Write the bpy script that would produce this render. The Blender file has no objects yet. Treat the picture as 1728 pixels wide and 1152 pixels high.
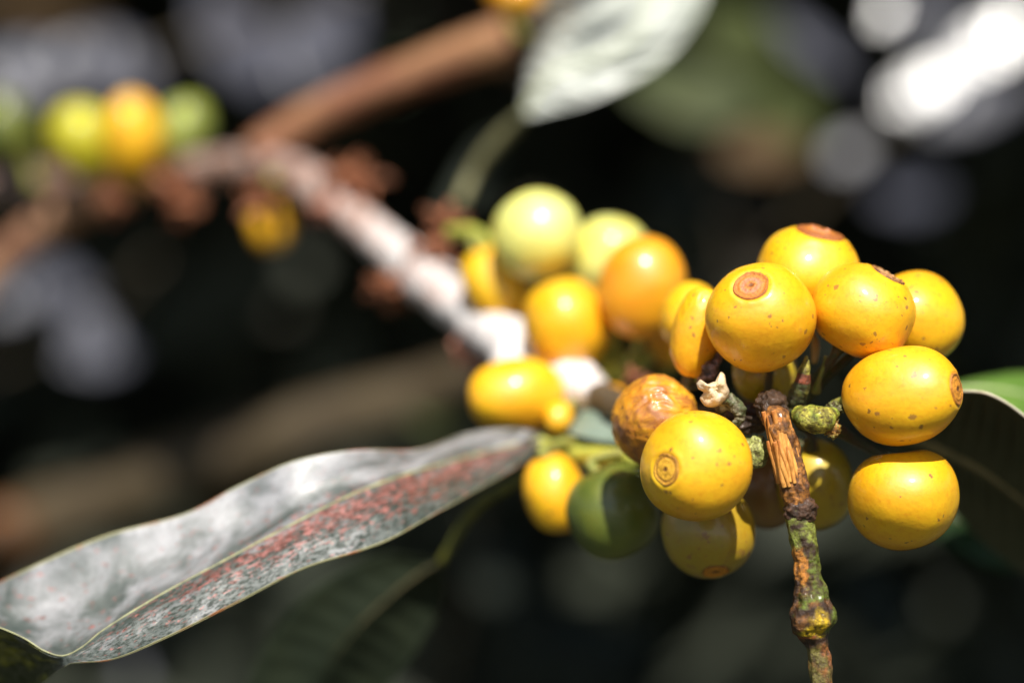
import bpy, math, random
import numpy as np
from mathutils import Vector, Matrix, noise, Quaternion

# ------------------------------------------------------------------ camera, sky, sun
# one Blender unit = one centimetre
scene = bpy.context.scene
scene.unit_settings.scale_length = 0.01
col = scene.collection
D = 27.0            # camera to the plane of focus
H0 = 110.0          # lens height above the ground
FW = 13.886         # width of the frame at the plane of focus
PX = 1728.0 / FW    # photograph pixels per centimetre there
cam_d = bpy.data.cameras.new('camera')
cam = bpy.data.objects.new('camera', cam_d); col.objects.link(cam)
cam.location = (0, -D, H0)
cam.rotation_euler = (math.radians(90), 0, 0)
cam_d.sensor_width = 36; cam_d.lens = 70
cam_d.clip_start = 0.5; cam_d.clip_end = 20000
cam_d.dof.use_dof = True
cam_d.dof.focus_distance = D - 0.35
APERTURE = 1.3      # diameter in cm
cam_d.dof.aperture_fstop = 0.070 / APERTURE
scene.camera = cam

SUN_EL, SUN_AZ = 50.0, 6.0     # degrees; azimuth to the right of straight behind the lens
e, a = math.radians(SUN_EL), math.radians(SUN_AZ)
S = Vector((math.cos(e) * math.sin(a), -math.cos(e) * math.cos(a), math.sin(e)))
world = bpy.data.worlds.new('World'); scene.world = world; world.use_nodes = True
wn = world.node_tree.nodes; wl = world.node_tree.links
sky = wn.new('ShaderNodeTexSky'); sky.sky_type = 'NISHITA'; sky.sun_disc = False
sky.sun_elevation = e
sky.sun_rotation = math.pi - a
wl.new(sky.outputs[0], wn['Background'].inputs[0]); wn['Background'].inputs[1].default_value = 0.075
sun_d = bpy.data.lights.new('sun', 'SUN'); sun_d.energy = 5.0; sun_d.angle = math.radians(0.55)
sun_d.color = (1.0, 0.955, 0.88)
sun = bpy.data.objects.new('sun', sun_d); col.objects.link(sun)
sun.rotation_euler = S.to_track_quat('Z', 'Y').to_euler()
sun.location = (0, -60, 200)
scene.view_settings.view_transform = 'Standard'; scene.view_settings.look = 'None'
scene.view_settings.exposure = 0.55; scene.view_settings.gamma = 1.0
scene.view_settings.use_curve_mapping = False
scene.render.engine = 'CYCLES'
scene.cycles.max_bounces = 8

random.seed(7); rng = np.random.default_rng(11)

# ------------------------------------------------------------------ helpers
def P(px, py, y=0.0):
    k = (D + y) / D / PX
    return Vector(((px - 864) * k, y, H0 - (py - 576) * k))

def Rr(r, y=0.0):
    return r * (D + y) / D / PX

def mesh_obj(name, verts, faces, mat=None, parent=None, smooth=True, uvs=None, tint=None, loc=None):
    me = bpy.data.meshes.new(name)
    if loc is not None:
        l = Vector(loc); verts = [Vector(v) - l for v in verts]
    me.from_pydata([tuple(v) for v in verts], [], faces)
    if smooth:
        me.shade_smooth()
    if uvs is not None:
        uv = me.uv_layers.new(name='UVMap')
        li = np.empty(len(me.loops), dtype=np.int32); me.loops.foreach_get('vertex_index', li)
        uv.data.foreach_set('uv', np.asarray(uvs, dtype=np.float32)[li].ravel())
    if tint is not None:
        at = me.color_attributes.new(name='tint', type='FLOAT_COLOR', domain='POINT')
        arr = np.ones((len(verts), 4), dtype=np.float32); arr[:, :3] = tint
        at.data.foreach_set('color', arr.ravel())
    if mat: me.materials.append(mat)
    o = bpy.data.objects.new(name, me); col.objects.link(o)
    if loc is not None: o.location = loc
    if parent is not None:
        o.parent = parent
        o.matrix_parent_inverse = Matrix.Translation(-Vector(parent.location))
    return o

def thing(name, label, cat, loc, group=None):
    o = bpy.data.objects.new(name, None); col.objects.link(o)
    o.location = loc; o.empty_display_size = 0.3
    o['label'] = label; o['category'] = cat
    if group: o['group'] = group
    return o

def catmull(pts, n):
    """pts: list of tuples (any dims) -> n samples of a Catmull-Rom spline, spaced evenly by parameter"""
    p = np.asarray(pts, dtype=float)
    p = np.vstack([2 * p[0] - p[1], p, 2 * p[-1] - p[-2]])
    m = len(p) - 3
    out = []
    for i in range(n):
        t = i / (n - 1) * m
        k = min(int(t), m - 1); t -= k
        a0, a1, a2, a3 = p[k], p[k + 1], p[k + 2], p[k + 3]
        out.append(0.5 * (2 * a1 + (a2 - a0) * t + (2 * a0 - 5 * a1 + 4 * a2 - a3) * t * t + (3 * a1 - a0 - 3 * a2 + a3) * t ** 3))
    return np.array(out)

def fbm(v, f, o=4):
    return noise.fractal(Vector(v) * f, 1.0, 2.0, o, noise_basis='PERLIN_ORIGINAL')

def tube(name, pts, mat, parent=None, n=60, seg=20, rough=0.04, freq=4.0, ridge=0.0, ridges=7, tintf=None, caps=True, seed=0.0):
    """pts: (x, y, z, radius); a displaced tube with UVs (length, angle)"""
    s = catmull(pts, n)
    verts, uvs, tint, faces = [], [], [], []
    prev = None
    ln = 0.0
    for i in range(n):
        c = Vector(s[i, :3]); r = s[i, 3]
        t = Vector(s[min(i + 1, n - 1), :3] - s[max(i - 1, 0), :3]).normalized()
        if prev is None:
            u = t.orthogonal().normalized()
        else:
            u = (prev - t * prev.dot(t)).normalized()
        prev = u
        w = t.cross(u)
        if i: ln += (c - Vector(s[i - 1, :3])).length
        for j in range(seg + 1):
            an = 2 * math.pi * j / seg
            d = u * math.cos(an) + w * math.sin(an)
            q = c + d * r + Vector((seed, seed * 1.7, 0))
            rr = r * (1 + rough * 2.2 * fbm(q, freq) + ridge * math.sin(ridges * an + 3 * fbm(q, 1.3)))
            verts.append(c + d * rr); uvs.append((ln, j / seg))
            if tintf: tint.append(tintf(i / (n - 1), an, d, q))
    for j in range(0):
        pass
    # weld the seam by building faces modulo seg on the first column
    for i in range(n - 1):
        for j in range(seg):
            a0 = i * (seg + 1) + j; b0 = i * (seg + 1) + (j + 1) % seg
            faces.append((a0, b0, b0 + seg + 1, a0 + seg + 1))
    # drop unused seam column
    keep = [k for k in range(len(verts)) if k % (seg + 1) != seg]
    mp = {k: x for x, k in enumerate(keep)}
    faces = [tuple(mp[q] for q in f) for f in faces]
    verts = [verts[k] for k in keep]; uvs = [uvs[k] for k in keep]
    if tintf: tint = [tint[k] for k in keep]
    if caps:
        for ring, c in ((0, s[0, :3]), (n - 1, s[-1, :3])):
            ci = len(verts); verts.append(Vector(c)); uvs.append(uvs[ring * seg])
            if tintf: tint.append(tint[ring * seg])
            for j in range(seg):
                a0 = ring * seg + j; b0 = ring * seg + (j + 1) % seg
                faces.append((a0, ci, b0) if ring == 0 else (b0, ci, a0))
    return mesh_obj(name, verts, faces, mat, parent, uvs=uvs, tint=tint if tintf else None, loc=Vector(s[0, :3]))

def bump_ball(name, c, r, mat, parent, scale=(1, 1, 1), rough=0.25, freq=3.0, seed=0.0, sub=4, tintf=None, rot=None):
    import bmesh
    bm = bmesh.new(); bmesh.ops.create_icosphere(bm, subdivisions=sub, radius=1.0)
    vs, tint = [], []
    for v in bm.verts:
        n = v.co.normalized()
        k = 1 + rough * 2 * fbm(n * 1.0 + Vector((seed, seed, seed)), freq)
        q = Vector((n.x * scale[0], n.y * scale[1], n.z * scale[2])) * (r * k)
        if rot: q = rot @ q
        vs.append(Vector(c) + q)
        if tintf: tint.append(tintf(n, k))
    fs = [tuple(v.index for v in f.verts) for f in bm.faces]
    bm.free()
    return mesh_obj(name, vs, fs, mat, parent, tint=tint if tintf else None, loc=Vector(c))

# ------------------------------------------------------------------ materials
def newmat(name):
    m = bpy.data.materials.new(name); m.use_nodes = True
    nt = m.node_tree; return m, nt.nodes, nt.links, nt.nodes['Principled BSDF']

def N(nodes, links, typ, **kw):
    n = nodes.new(typ)
    for k, v in kw.items():
        if k.startswith('i_'):
            key = k[2:]; key = int(key) if key.isdigit() else key.replace('_', ' ')
            if hasattr(v, 'is_output'): links.new(v, n.inputs[key])
            else: n.inputs[key].default_value = v
        else: setattr(n, k, v)
    return n

def ramp(nodes, links, src, stops):
    r = nodes.new('ShaderNodeValToRGB'); links.new(src, r.inputs[0])
    el = r.color_ramp.elements
    while len(el) < len(stops): el.new(0.5)
    for x, (p, c) in zip(el, stops):
        x.position = p; x.color = (c, c, c, 1) if not hasattr(c, '__len__') else (*c, 1)
    return r.outputs[0]

def mixc(nodes, links, f, a_, b_, mode='MIX'):
    m = nodes.new('ShaderNodeMix'); m.data_type = 'RGBA'; m.blend_type = mode; m.clamp_factor = True
    for sock, v in ((m.inputs[0], f), (m.inputs[6], a_), (m.inputs[7], b_)):
        if hasattr(v, 'is_output'): links.new(v, sock)
        elif hasattr(v, '__len__'): sock.default_value = (*v, 1)
        else: sock.default_value = v
    return m.outputs[2]

def math_(nodes, links, op, a_, b_=None, c_=None):
    m = nodes.new('ShaderNodeMath'); m.operation = op
    for k, v in enumerate((a_, b_, c_)):
        if v is None: continue
        if hasattr(v, 'is_output'): links.new(v, m.inputs[k])
        else: m.inputs[k].default_value = v
    return m.outputs[0]

def skin_mat(name, c1, c2, speck=0.5, stain=0.0, rough=0.5, stain_col=(0.25, 0.10, 0.03), tip=None):
    """waxy cherry skin: colour drifts between c1 and c2, brown specks, a few stains"""
    m, n, l, b = newmat(name)
    tc = n.new('ShaderNodeTexCoord'); oi = n.new('ShaderNodeObjectInfo')
    off = N(n, l, 'ShaderNodeVectorMath', operation='SCALE'); l.new(oi.outputs['Location'], off.inputs[0]); off.inputs[3].default_value = 3.7
    add = N(n, l, 'ShaderNodeVectorMath', operation='ADD'); l.new(tc.outputs['Object'], add.inputs[0]); l.new(off.outputs[0], add.inputs[1])
    v = add.outputs[0]
    big = N(n, l, 'ShaderNodeTexNoise', i_Vector=v, i_Scale=1.1, i_Detail=3.0, i_Roughness=0.55)
    base = mixc(n, l, ramp(n, l, big.outputs[0], [(0.34, 0), (0.68, 1)]), c1, c2)
    if tip is not None:    # colour drift towards the stalk end (local -Z)
        sx = n.new('ShaderNodeSeparateXYZ'); l.new(tc.outputs['Object'], sx.inputs[0])
        f = N(n, l, 'ShaderNodeMapRange', i_Value=sx.outputs[2], i_1=0.15, i_2=-0.6)
        base = mixc(n, l, f.outputs[0], base, tip)
    mot = N(n, l, 'ShaderNodeTexNoise', i_Vector=v, i_Scale=14.0, i_Detail=5.0, i_Roughness=0.65)
    base = mixc(n, l, ramp(n, l, mot.outputs[0], [(0.5, 0), (0.72, 0.55)]), base, tuple(x * y for x, y in zip(c2, (0.85, 0.68, 0.6))))
    # pores
    wn_ = N(n, l, 'ShaderNodeTexNoise', i_Vector=v, i_Scale=16.0, i_Detail=3.0)
    wv = N(n, l, 'ShaderNodeVectorMath', operation='SCALE'); l.new(wn_.outputs['Color'], wv.inputs[0]); wv.inputs[3].default_value = 0.09
    wa = N(n, l, 'ShaderNodeVectorMath', operation='ADD'); l.new(v, wa.inputs[0]); l.new(wv.outputs[0], wa.inputs[1])
    vo = N(n, l, 'ShaderNodeTexVoronoi', i_Vector=wa.outputs[0], i_Scale=11.0)
    dn = N(n, l, 'ShaderNodeTexNoise', i_Vector=v, i_Scale=2.6, i_Detail=2.0)
    size = math_(n, l, 'MULTIPLY', ramp(n, l, dn.outputs[0], [(0.36, 0), (0.62, 1)]), 0.5 * speck)
    col1 = N(n, l, 'ShaderNodeSeparateColor', i_0=vo.outputs['Color'])
    size = math_(n, l, 'MULTIPLY', size, math_(n, l, 'POWER', col1.outputs[1], 1.5))
    sp = math_(n, l, 'LESS_THAN', vo.outputs['Distance'], size)
    sp = math_(n, l, 'MULTIPLY', sp, math_(n, l, 'GREATER_THAN', col1.outputs[0], 0.42))
    base = mixc(n, l, math_(n, l, 'MULTIPLY', sp, 0.72), base, stain_col)
    v2 = N(n, l, 'ShaderNodeTexVoronoi', i_Vector=wa.outputs[0], i_Scale=3.1)
    c3 = N(n, l, 'ShaderNodeSeparateColor', i_0=v2.outputs['Color'])
    s2 = math_(n, l, 'MULTIPLY', math_(n, l, 'LESS_THAN', v2.outputs['Distance'], 0.10 * speck), math_(n, l, 'GREATER_THAN', c3.outputs[1], 0.6))
    base = mixc(n, l, math_(n, l, 'MULTIPLY', s2, 0.8), base, tuple(x * 0.6 for x in stain_col))
    if stain:
        st = N(n, l, 'ShaderNodeTexNoise', i_Vector=v, i_Scale=3.3, i_Detail=8.0, i_Roughness=0.7, i_Distortion=0.6)
        f = ramp(n, l, st.outputs[0], [(0.62 - 0.2 * stain, 0), (0.72 - 0.12 * stain, 0.85)])
        base = mixc(n, l, f, base, stain_col)
    l.new(base, b.inputs['Base Color'])
    b.inputs['Roughness'].default_value = rough
    b.inputs['Specular IOR Level'].default_value = 0.5
    b.inputs['Subsurface Weight'].default_value = 0.12
    b.inputs['Subsurface Radius'].default_value = (1.0, 0.55, 0.12)
    b.inputs['Subsurface Scale'].default_value = 0.09
    b.inputs['IOR'].default_value = 1.65
    b.inputs['Coat Weight'].default_value = 0.4
    b.inputs['Coat Roughness'].default_value = 0.11
    f1 = N(n, l, 'ShaderNodeTexNoise', i_Vector=v, i_Scale=55.0, i_Detail=3.0)
    f2 = N(n, l, 'ShaderNodeTexNoise', i_Vector=v, i_Scale=5.0, i_Detail=3.0)
    hh = math_(n, l, 'ADD', math_(n, l, 'MULTIPLY', f1.outputs[0], 0.12), f2.outputs[0])
    hh = math_(n, l, 'SUBTRACT', hh, math_(n, l, 'MULTIPLY', s2, 0.5))
    bp = N(n, l, 'ShaderNodeBump', i_Height=hh, i_Strength=0.35, i_Distance=0.03)
    l.new(bp.outputs[0], b.inputs['Normal'])
    return m

def scar_mat(name, rim, mid, pink, rad, plain=False):
    """blossom scar: dark rim, lighter ring, coloured heart, by distance from the scar's own axis"""
    m, n, l, b = newmat(name)
    tc = n.new('ShaderNodeTexCoord')
    sx = n.new('ShaderNodeSeparateXYZ'); l.new(tc.outputs['Object'], sx.inputs[0])
    r2 = math_(n, l, 'SQRT', math_(n, l, 'ADD', math_(n, l, 'MULTIPLY', sx.outputs[0], sx.outputs[0]), math_(n, l, 'MULTIPLY', sx.outputs[1], sx.outputs[1])))
    nz = N(n, l, 'ShaderNodeTexNoise', i_Vector=tc.outputs['Object'], i_Scale=14.0, i_Detail=6.0, i_Roughness=0.7)
    rr = math_(n, l, 'ADD', math_(n, l, 'DIVIDE', r2, rad), math_(n, l, 'MULTIPLY', math_(n, l, 'SUBTRACT', nz.outputs[0], 0.5), 0.45))
    if plain: base = ramp(n, l, rr, [(0.0, tuple(x * 0.35 for x in rim)), (0.14, rim), (0.24, mid), (0.45, pink), (0.66, mid), (0.9, tuple(x * .8 for x in mid)), (1.0, rim)])
    else: base = ramp(n, l, rr, [(0.0, tuple(x * 0.35 for x in rim)), (0.12, tuple(x * 0.5 for x in rim)), (0.2, mid), (0.5, pink), (0.66, mid), (0.76, rim), (0.86, mid), (0.97, rim)])
    n2 = N(n, l, 'ShaderNodeTexNoise', i_Vector=tc.outputs['Object'], i_Scale=40.0, i_Detail=4.0)
    base = mixc(n, l, ramp(n, l, n2.outputs[0], [(0.45, 0), (0.75, 0.7)]), base, tuple(x * 0.4 for x in rim))
    l.new(base, b.inputs['Base Color']); b.inputs['Roughness'].default_value = 0.6
    bp = N(n, l, 'ShaderNodeBump', i_Height=nz.outputs[0], i_Strength=0.6, i_Distance=0.03); l.new(bp.outputs[0], b.inputs['Normal'])
    return m

def tint_mat(name, rough=0.6, spec=0.4, freq=12.0, amount=0.5, bump=0.05, coat=0.0):
    """pigment comes from the 'tint' attribute laid on the mesh, broken up by grain"""
    m, n, l, b = newmat(name)
    at = n.new('ShaderNodeAttribute'); at.attribute_name = 'tint'
    tc = n.new('ShaderNodeTexCoord')
    nz = N(n, l, 'ShaderNodeTexNoise', i_Vector=tc.outputs['Object'], i_Scale=freq, i_Detail=7.0, i_Roughness=0.7)
    base = mixc(n, l, ramp(n, l, nz.outputs[0], [(0.38, amount), (0.6, 0)]), at.outputs['Color'], (0.05, 0.025, 0.012))
    l.new(base, b.inputs['Base Color']); b.inputs['Roughness'].default_value = rough
    b.inputs['Specular IOR Level'].default_value = spec; b.inputs['Coat Weight'].default_value = coat; b.inputs['Coat Roughness'].default_value = 0.2
    bp = N(n, l, 'ShaderNodeBump', i_Height=nz.outputs[0], i_Strength=0.8, i_Distance=bump); l.new(bp.outputs[0], b.inputs['Normal'])
    return m

def bark_mat(name, c1, c2, scale=3.0, rough=0.55, spec=0.45, bump=0.04, stretch=1.0):
    m, n, l, b = newmat(name)
    tc = n.new('ShaderNodeTexCoord')
    mp = n.new('ShaderNodeMapping'); l.new(tc.outputs['Object'], mp.inputs[0]); mp.inputs['Scale'].default_value = (1, 1, stretch)
    nz = N(n, l, 'ShaderNodeTexNoise', i_Vector=mp.outputs[0], i_Scale=scale, i_Detail=7.0, i_Roughness=0.65)
    base = mixc(n, l, ramp(n, l, nz.outputs[0], [(0.38, 0), (0.62, 1)]), c1, c2)
    l.new(base, b.inputs['Base Color']); b.inputs['Roughness'].default_value = rough; b.inputs['Specular IOR Level'].default_value = spec
    bp = N(n, l, 'ShaderNodeBump', i_Height=nz.outputs[0], i_Strength=0.7, i_Distance=bump); l.new(bp.outputs[0], b.inputs['Normal'])
    return m

def leaf_mat(name, c1, c2, rough=0.4, spec=0.5, trans=0.15, scale=1.2, coat=0.0):
    m, n, l, b = newmat(name)
    tc = n.new('ShaderNodeTexCoord')
    nz = N(n, l, 'ShaderNodeTexNoise', i_Vector=tc.outputs['Object'], i_Scale=scale, i_Detail=5.0, i_Roughness=0.6)
    base = mixc(n, l, ramp(n, l, nz.outputs[0], [(0.35, 0), (0.65, 1)]), c1, c2)
    l.new(base, b.inputs['Base Color']); b.inputs['Roughness'].default_value = rough; b.inputs['Specular IOR Level'].default_value = spec
    b.inputs['Coat Weight'].default_value = coat; b.inputs['Coat Roughness'].default_value = 0.3
    if trans:
        tr = n.new('ShaderNodeBsdfTranslucent'); l.new(mixc(n, l, 0.6, base, (c2[0] * 2.0, c2[1] * 2.2, c2[2] * 0.6)), tr.inputs[0])
        mx = n.new('ShaderNodeMixShader'); mx.inputs[0].default_value = trans
        l.new(b.outputs[0], mx.inputs[1]); l.new(tr.outputs[0], mx.inputs[2]); l.new(mx.outputs[0], n['Material Output'].inputs[0])
    return m

def big_leaf_mat():
    """the rust-spotted leaf: UV x runs from stalk to tip, UV y from lower to upper edge"""
    m, n, l, b = newmat('rust spotted leaf')
    uv = n.new('ShaderNodeUVMap'); uv.uv_map = 'UVMap'
    tc = n.new('ShaderNodeTexCoord')
    sx = n.new('ShaderNodeSeparateXYZ'); l.new(uv.outputs[0], sx.inputs[0])
    U, Vv = sx.outputs[0], sx.outputs[1]
    ob = tc.outputs['Object']
    st = N(n, l, 'ShaderNodeMapping', i_Vector=uv.outputs[0]); st.inputs['Scale'].default_value = (9.5, 3.6, 1.0)
    n1 = N(n, l, 'ShaderNodeTexNoise', i_Vector=st.outputs[0], i_Scale=1.6, i_Detail=5.0, i_Roughness=0.6)
    base = mixc(n, l, ramp(n, l, n1.outputs[0], [(0.35, 0), (0.65, 1)]), (0.030, 0.045, 0.038), (0.085, 0.10, 0.09))
    # silvery glare painted into the colour, strongest on the upper half
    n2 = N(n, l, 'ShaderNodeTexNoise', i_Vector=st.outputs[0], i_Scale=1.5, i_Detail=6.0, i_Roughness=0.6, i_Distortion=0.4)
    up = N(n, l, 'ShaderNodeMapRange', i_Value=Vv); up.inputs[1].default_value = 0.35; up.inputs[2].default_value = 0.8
    painted_sheen = math_(n, l, 'ADD', n2.outputs[0], math_(n, l, 'MULTIPLY', math_(n, l, 'MULTIPLY', up.outputs[0], N(n, l, 'ShaderNodeMapRange', i_Value=U, i_1=0.5, i_2=0.8, i_3=1.0, i_4=0.55).outputs[0]), 0.22))
    base = mixc(n, l, ramp(n, l, painted_sheen, [(0.54, 0.02), (0.78, 0.85)]), base, (0.36, 0.355, 0.37))
    # rust: reddish scabs in a band under the midrib, few elsewhere
    n3 = N(n, l, 'ShaderNodeTexNoise', i_Vector=st.outputs[0], i_Scale=7.0, i_Detail=8.0, i_Roughness=0.7, i_Distortion=0.5)
    band = N(n, l, 'ShaderNodeMapRange', i_Value=math_(n, l, 'ABSOLUTE', math_(n, l, 'SUBTRACT', Vv, 0.36))); band.inputs[1].default_value = 0.33; band.inputs[2].default_value = 0.03
    bu = N(n, l, 'ShaderNodeMapRange', i_Value=math_(n, l, 'ABSOLUTE', math_(n, l, 'SUBTRACT', U, 0.33))); bu.inputs[1].default_value = 0.46; bu.inputs[2].default_value = 0.15
    msk = math_(n, l, 'MULTIPLY', band.outputs[0], bu.outputs[0])
    rs = math_(n, l, 'ADD', n3.outputs[0], math_(n, l, 'MULTIPLY', msk, 0.15))
    rf = ramp(n, l, rs, [(0.60, 0), (0.63, 0.9)])
    n4 = N(n, l, 'ShaderNodeTexNoise', i_Vector=ob, i_Scale=9.0, i_Detail=3.0)
    rustc = mixc(n, l, ramp(n, l, n4.outputs[0], [(0.4, 0), (0.62, 1)]), (0.16, 0.04, 0.028), (0.38, 0.13, 0.11))
    base = mixc(n, l, rf, base, rustc)
    # dark pits and straw-coloured flecks on the lower half
    n5 = N(n, l, 'ShaderNodeTexNoise', i_Vector=st.outputs[0], i_Scale=8.0, i_Detail=8.0, i_Roughness=0.78)
    lowm = N(n, l, 'ShaderNodeMapRange', i_Value=Vv); lowm.inputs[1].default_value = 0.62; lowm.inputs[2].default_value = 0.3
    base = mixc(n, l, math_(n, l, 'MULTIPLY', ramp(n, l, n5.outputs[0], [(0.42, 0.85), (0.53, 0)]), N(n, l, 'ShaderNodeMapRange', i_Value=lowm.outputs[0], i_3=0.18, i_4=1.0).outputs[0]), base, (0.018, 0.025, 0.018))
    base = mixc(n, l, math_(n, l, 'MULTIPLY', ramp(n, l, n5.outputs[0], [(0.62, 0), (0.68, 1)]), lowm.outputs[0]), base, (0.62, 0.55, 0.34))
    # straw edge, orange in places
    ed = N(n, l, 'ShaderNodeMapRange', i_Value=math_(n, l, 'ABSOLUTE', math_(n, l, 'SUBTRACT', Vv, 0.5))); ed.inputs[1].default_value = 0.488; ed.inputs[2].default_value = 0.499
    edc = mixc(n, l, ramp(n, l, n1.outputs[0], [(0.5, 0), (0.6, 1)]), (0.42, 0.40, 0.20), (0.50, 0.20, 0.07))
    base = mixc(n, l, math_(n, l, 'MULTIPLY', ed.outputs[0], 0.9), base, edc)
    curl = N(n, l, 'ShaderNodeMapRange', i_Value=U); curl.inputs[1].default_value = 0.825; curl.inputs[2].default_value = 0.86
    cl = math_(n, l, 'MULTIPLY', curl.outputs[0], math_(n, l, 'LESS_THAN', Vv, 0.5))
    base = mixc(n, l, cl, base, mixc(n, l, ramp(n, l, n1.outputs[0], [(0.5, 0), (0.62, 1)]), (0.02, 0.03, 0.008), (0.20, 0.20, 0.015)))  # shadow under the curl and its lit yellow spots, put into the colour
    l.new(base, b.inputs['Base Color'])
    l.new(ramp(n, l, n5.outputs[0], [(0.3, 0.42), (0.7, 0.55)]), b.inputs['Roughness'])
    lo_ = N(n, l, 'ShaderNodeMapRange', i_Value=Vv, i_1=0.62, i_2=0.45, i_3=0.25, i_4=1.0).outputs[0]
    gl_ = math_(n, l, 'SUBTRACT', 1.0, math_(n, l, 'MULTIPLY', lo_, ramp(n, l, n5.outputs[0], [(0.43, 0.9), (0.55, 0.1)])))
    l.new(math_(n, l, 'MULTIPLY', gl_, 0.9), b.inputs['Specular IOR Level'])
    l.new(math_(n, l, 'MULTIPLY', gl_, N(n, l, 'ShaderNodeMapRange', i_Value=Vv, i_1=0.1, i_2=0.75, i_3=0.25, i_4=1.0).outputs[0]), b.inputs['Coat Weight']); b.inputs['Coat Roughness'].default_value = 0.46
    h = math_(n, l, 'ADD', math_(n, l, 'MULTIPLY', n5.outputs[0], 0.5), n3.outputs[0])
    bp = N(n, l, 'ShaderNodeBump', i_Height=h, i_Strength=0.5, i_Distance=0.03); l.new(bp.outputs[0], b.inputs['Normal'])
    return m

# ------------------------------------------------------------------ the ground and the shade
soil, n, l, b = newmat('shaded soil')
tc = n.new('ShaderNodeTexCoord')
nz = N(n, l, 'ShaderNodeTexNoise', i_Vector=tc.outputs['Object'], i_Scale=0.03, i_Detail=9.0)
l.new(mixc(n, l, ramp(n, l, nz.outputs[0], [(0.4, 0), (0.6, 1)]), (0.035, 0.025, 0.018), (0.03, 0.04, 0.018)), b.inputs['Base Color'])
b.inputs['Roughness'].default_value = 0.95
gv, gf = [], []
G = 60
xs = [math.copysign(abs(t) ** 2.2, t) * 6000 for t in np.linspace(-1, 1, G)]
for yy in xs:
    for xx in xs:
        rise = max(0, yy - 150) * 0.62 if yy < 900 else 465
        gv.append((xx, yy, rise + 6 * noise.noise(Vector((xx, yy, 0)) * 0.02)))
for i in range(G - 1):
    for j in range(G - 1):
        a0 = i * G + j; gf.append((a0, a0 + 1, a0 + G + 1, a0 + G))
g = mesh_obj('ground', gv, gf, soil); g['kind'] = 'structure'

def leaf_batch(centres, dirs, ups, lengths, widths, nl=7):
    """many simple leaves, each 2 x nl quads, folded along the midrib and drooping"""
    V, F = [], []
    for c, d, u, L, W in zip(centres, dirs, ups, lengths, widths):
        d = d.normalized(); s = d.cross(u).normalized(); u = s.cross(d)
        k0 = len(V)
        for i in range(nl):
            t = i / (nl - 1)
            w = W * 0.5 * (math.sin(math.pi * min(1, t * 1.02) ** 0.85) ** 0.8 if 0 < t < 1 else 0.02)
            droop = -0.22 * L * (t - 0.4) ** 2
            base = c + d * (t - 0.5) * L + u * droop
            V += [base - s * w + u * w * 0.25, base, base + s * w + u * w * 0.25]
        for i in range(nl - 1):
            a0 = k0 + 3 * i
            F += [(a0, a0 + 1, a0 + 4, a0 + 3), (a0 + 1, a0 + 2, a0 + 5, a0 + 4)]
    return V, F

# places kept sunlit by gaps shaped into the added leaves overhead: (point, radius)
lit = []
def sunlit(px, py, y, r): lit.append((P(px, py, y), r))
def blocked_ok(c, size):
    for p, r in lit:
        q = c - p; t = q.dot(S)
        if t > -size and (q - S * t).length < r + size * 0.85: return False
    return True

# ------------------------------------------------------------------ cherries
YEL = skin_mat('yellow cherry skin', (0.86, 0.48, 0.002), (0.83, 0.37, 0.002), 1.1)
YEL2 = skin_mat('golden cherry skin', (0.86, 0.49, 0.002), (0.83, 0.38, 0.002), 0.9)
PALE = skin_mat('pale yellow cherry skin', (0.86, 0.51, 0.006), (0.84, 0.38, 0.003), 0.9)
ORA = skin_mat('orange cherry skin', (0.84, 0.31, 0.003), (0.85, 0.40, 0.004), 0.5)
GRN = skin_mat('green cherry skin', (0.07, 0.10, 0.010), (0.16, 0.18, 0.012), 0.3, stain_col=(0.06, 0.03, 0.02))
LIME = skin_mat('lime cherry skin', (0.60, 0.60, 0.06), (0.72, 0.60, 0.02), 0.3)
PALEG = skin_mat('pale green cherry skin', (0.66, 0.72, 0.26), (0.76, 0.66, 0.08), 0.3)
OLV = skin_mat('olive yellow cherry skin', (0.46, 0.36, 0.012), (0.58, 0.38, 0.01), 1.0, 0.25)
DRY = skin_mat('drying cherry skin', (0.76, 0.36, 0.012), (0.58, 0.19, 0.01), 1.0, 1.0, rough=0.5, stain_col=(0.28, 0.09, 0.02))
DULL = skin_mat('shadow brown cherry skin', (0.22, 0.10, 0.015), (0.30, 0.17, 0.02), 1.0, 0.6)  # deep shade on this cherry put into its skin colour
PEDI = bark_mat('green stalk', (0.20, 0.25, 0.04), (0.30, 0.24, 0.05), 9.0)
PEDD = bark_mat('dark stalk', (0.05, 0.07, 0.025), (0.10, 0.06, 0.03), 9.0)
SC_PINK = scar_mat('pink scar', (0.36, 0.11, 0.02), (0.66, 0.22, 0.03), (0.58, 0.22, 0.13), 0.24, True)
SC_RING = scar_mat('ring scar', (0.34, 0.13, 0.02), (0.80, 0.42, 0.03), (0.80, 0.42, 0.03), 0.21)
SC_BRN = scar_mat('brown scar', (0.22, 0.08, 0.02), (0.62, 0.24, 0.02), (0.66, 0.28, 0.02), 0.25)
SC_DRK = scar_mat('crusty scar', (0.10, 0.04, 0.02), (0.45, 0.20, 0.05), (0.55, 0.36, 0.20), 0.26)

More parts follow.
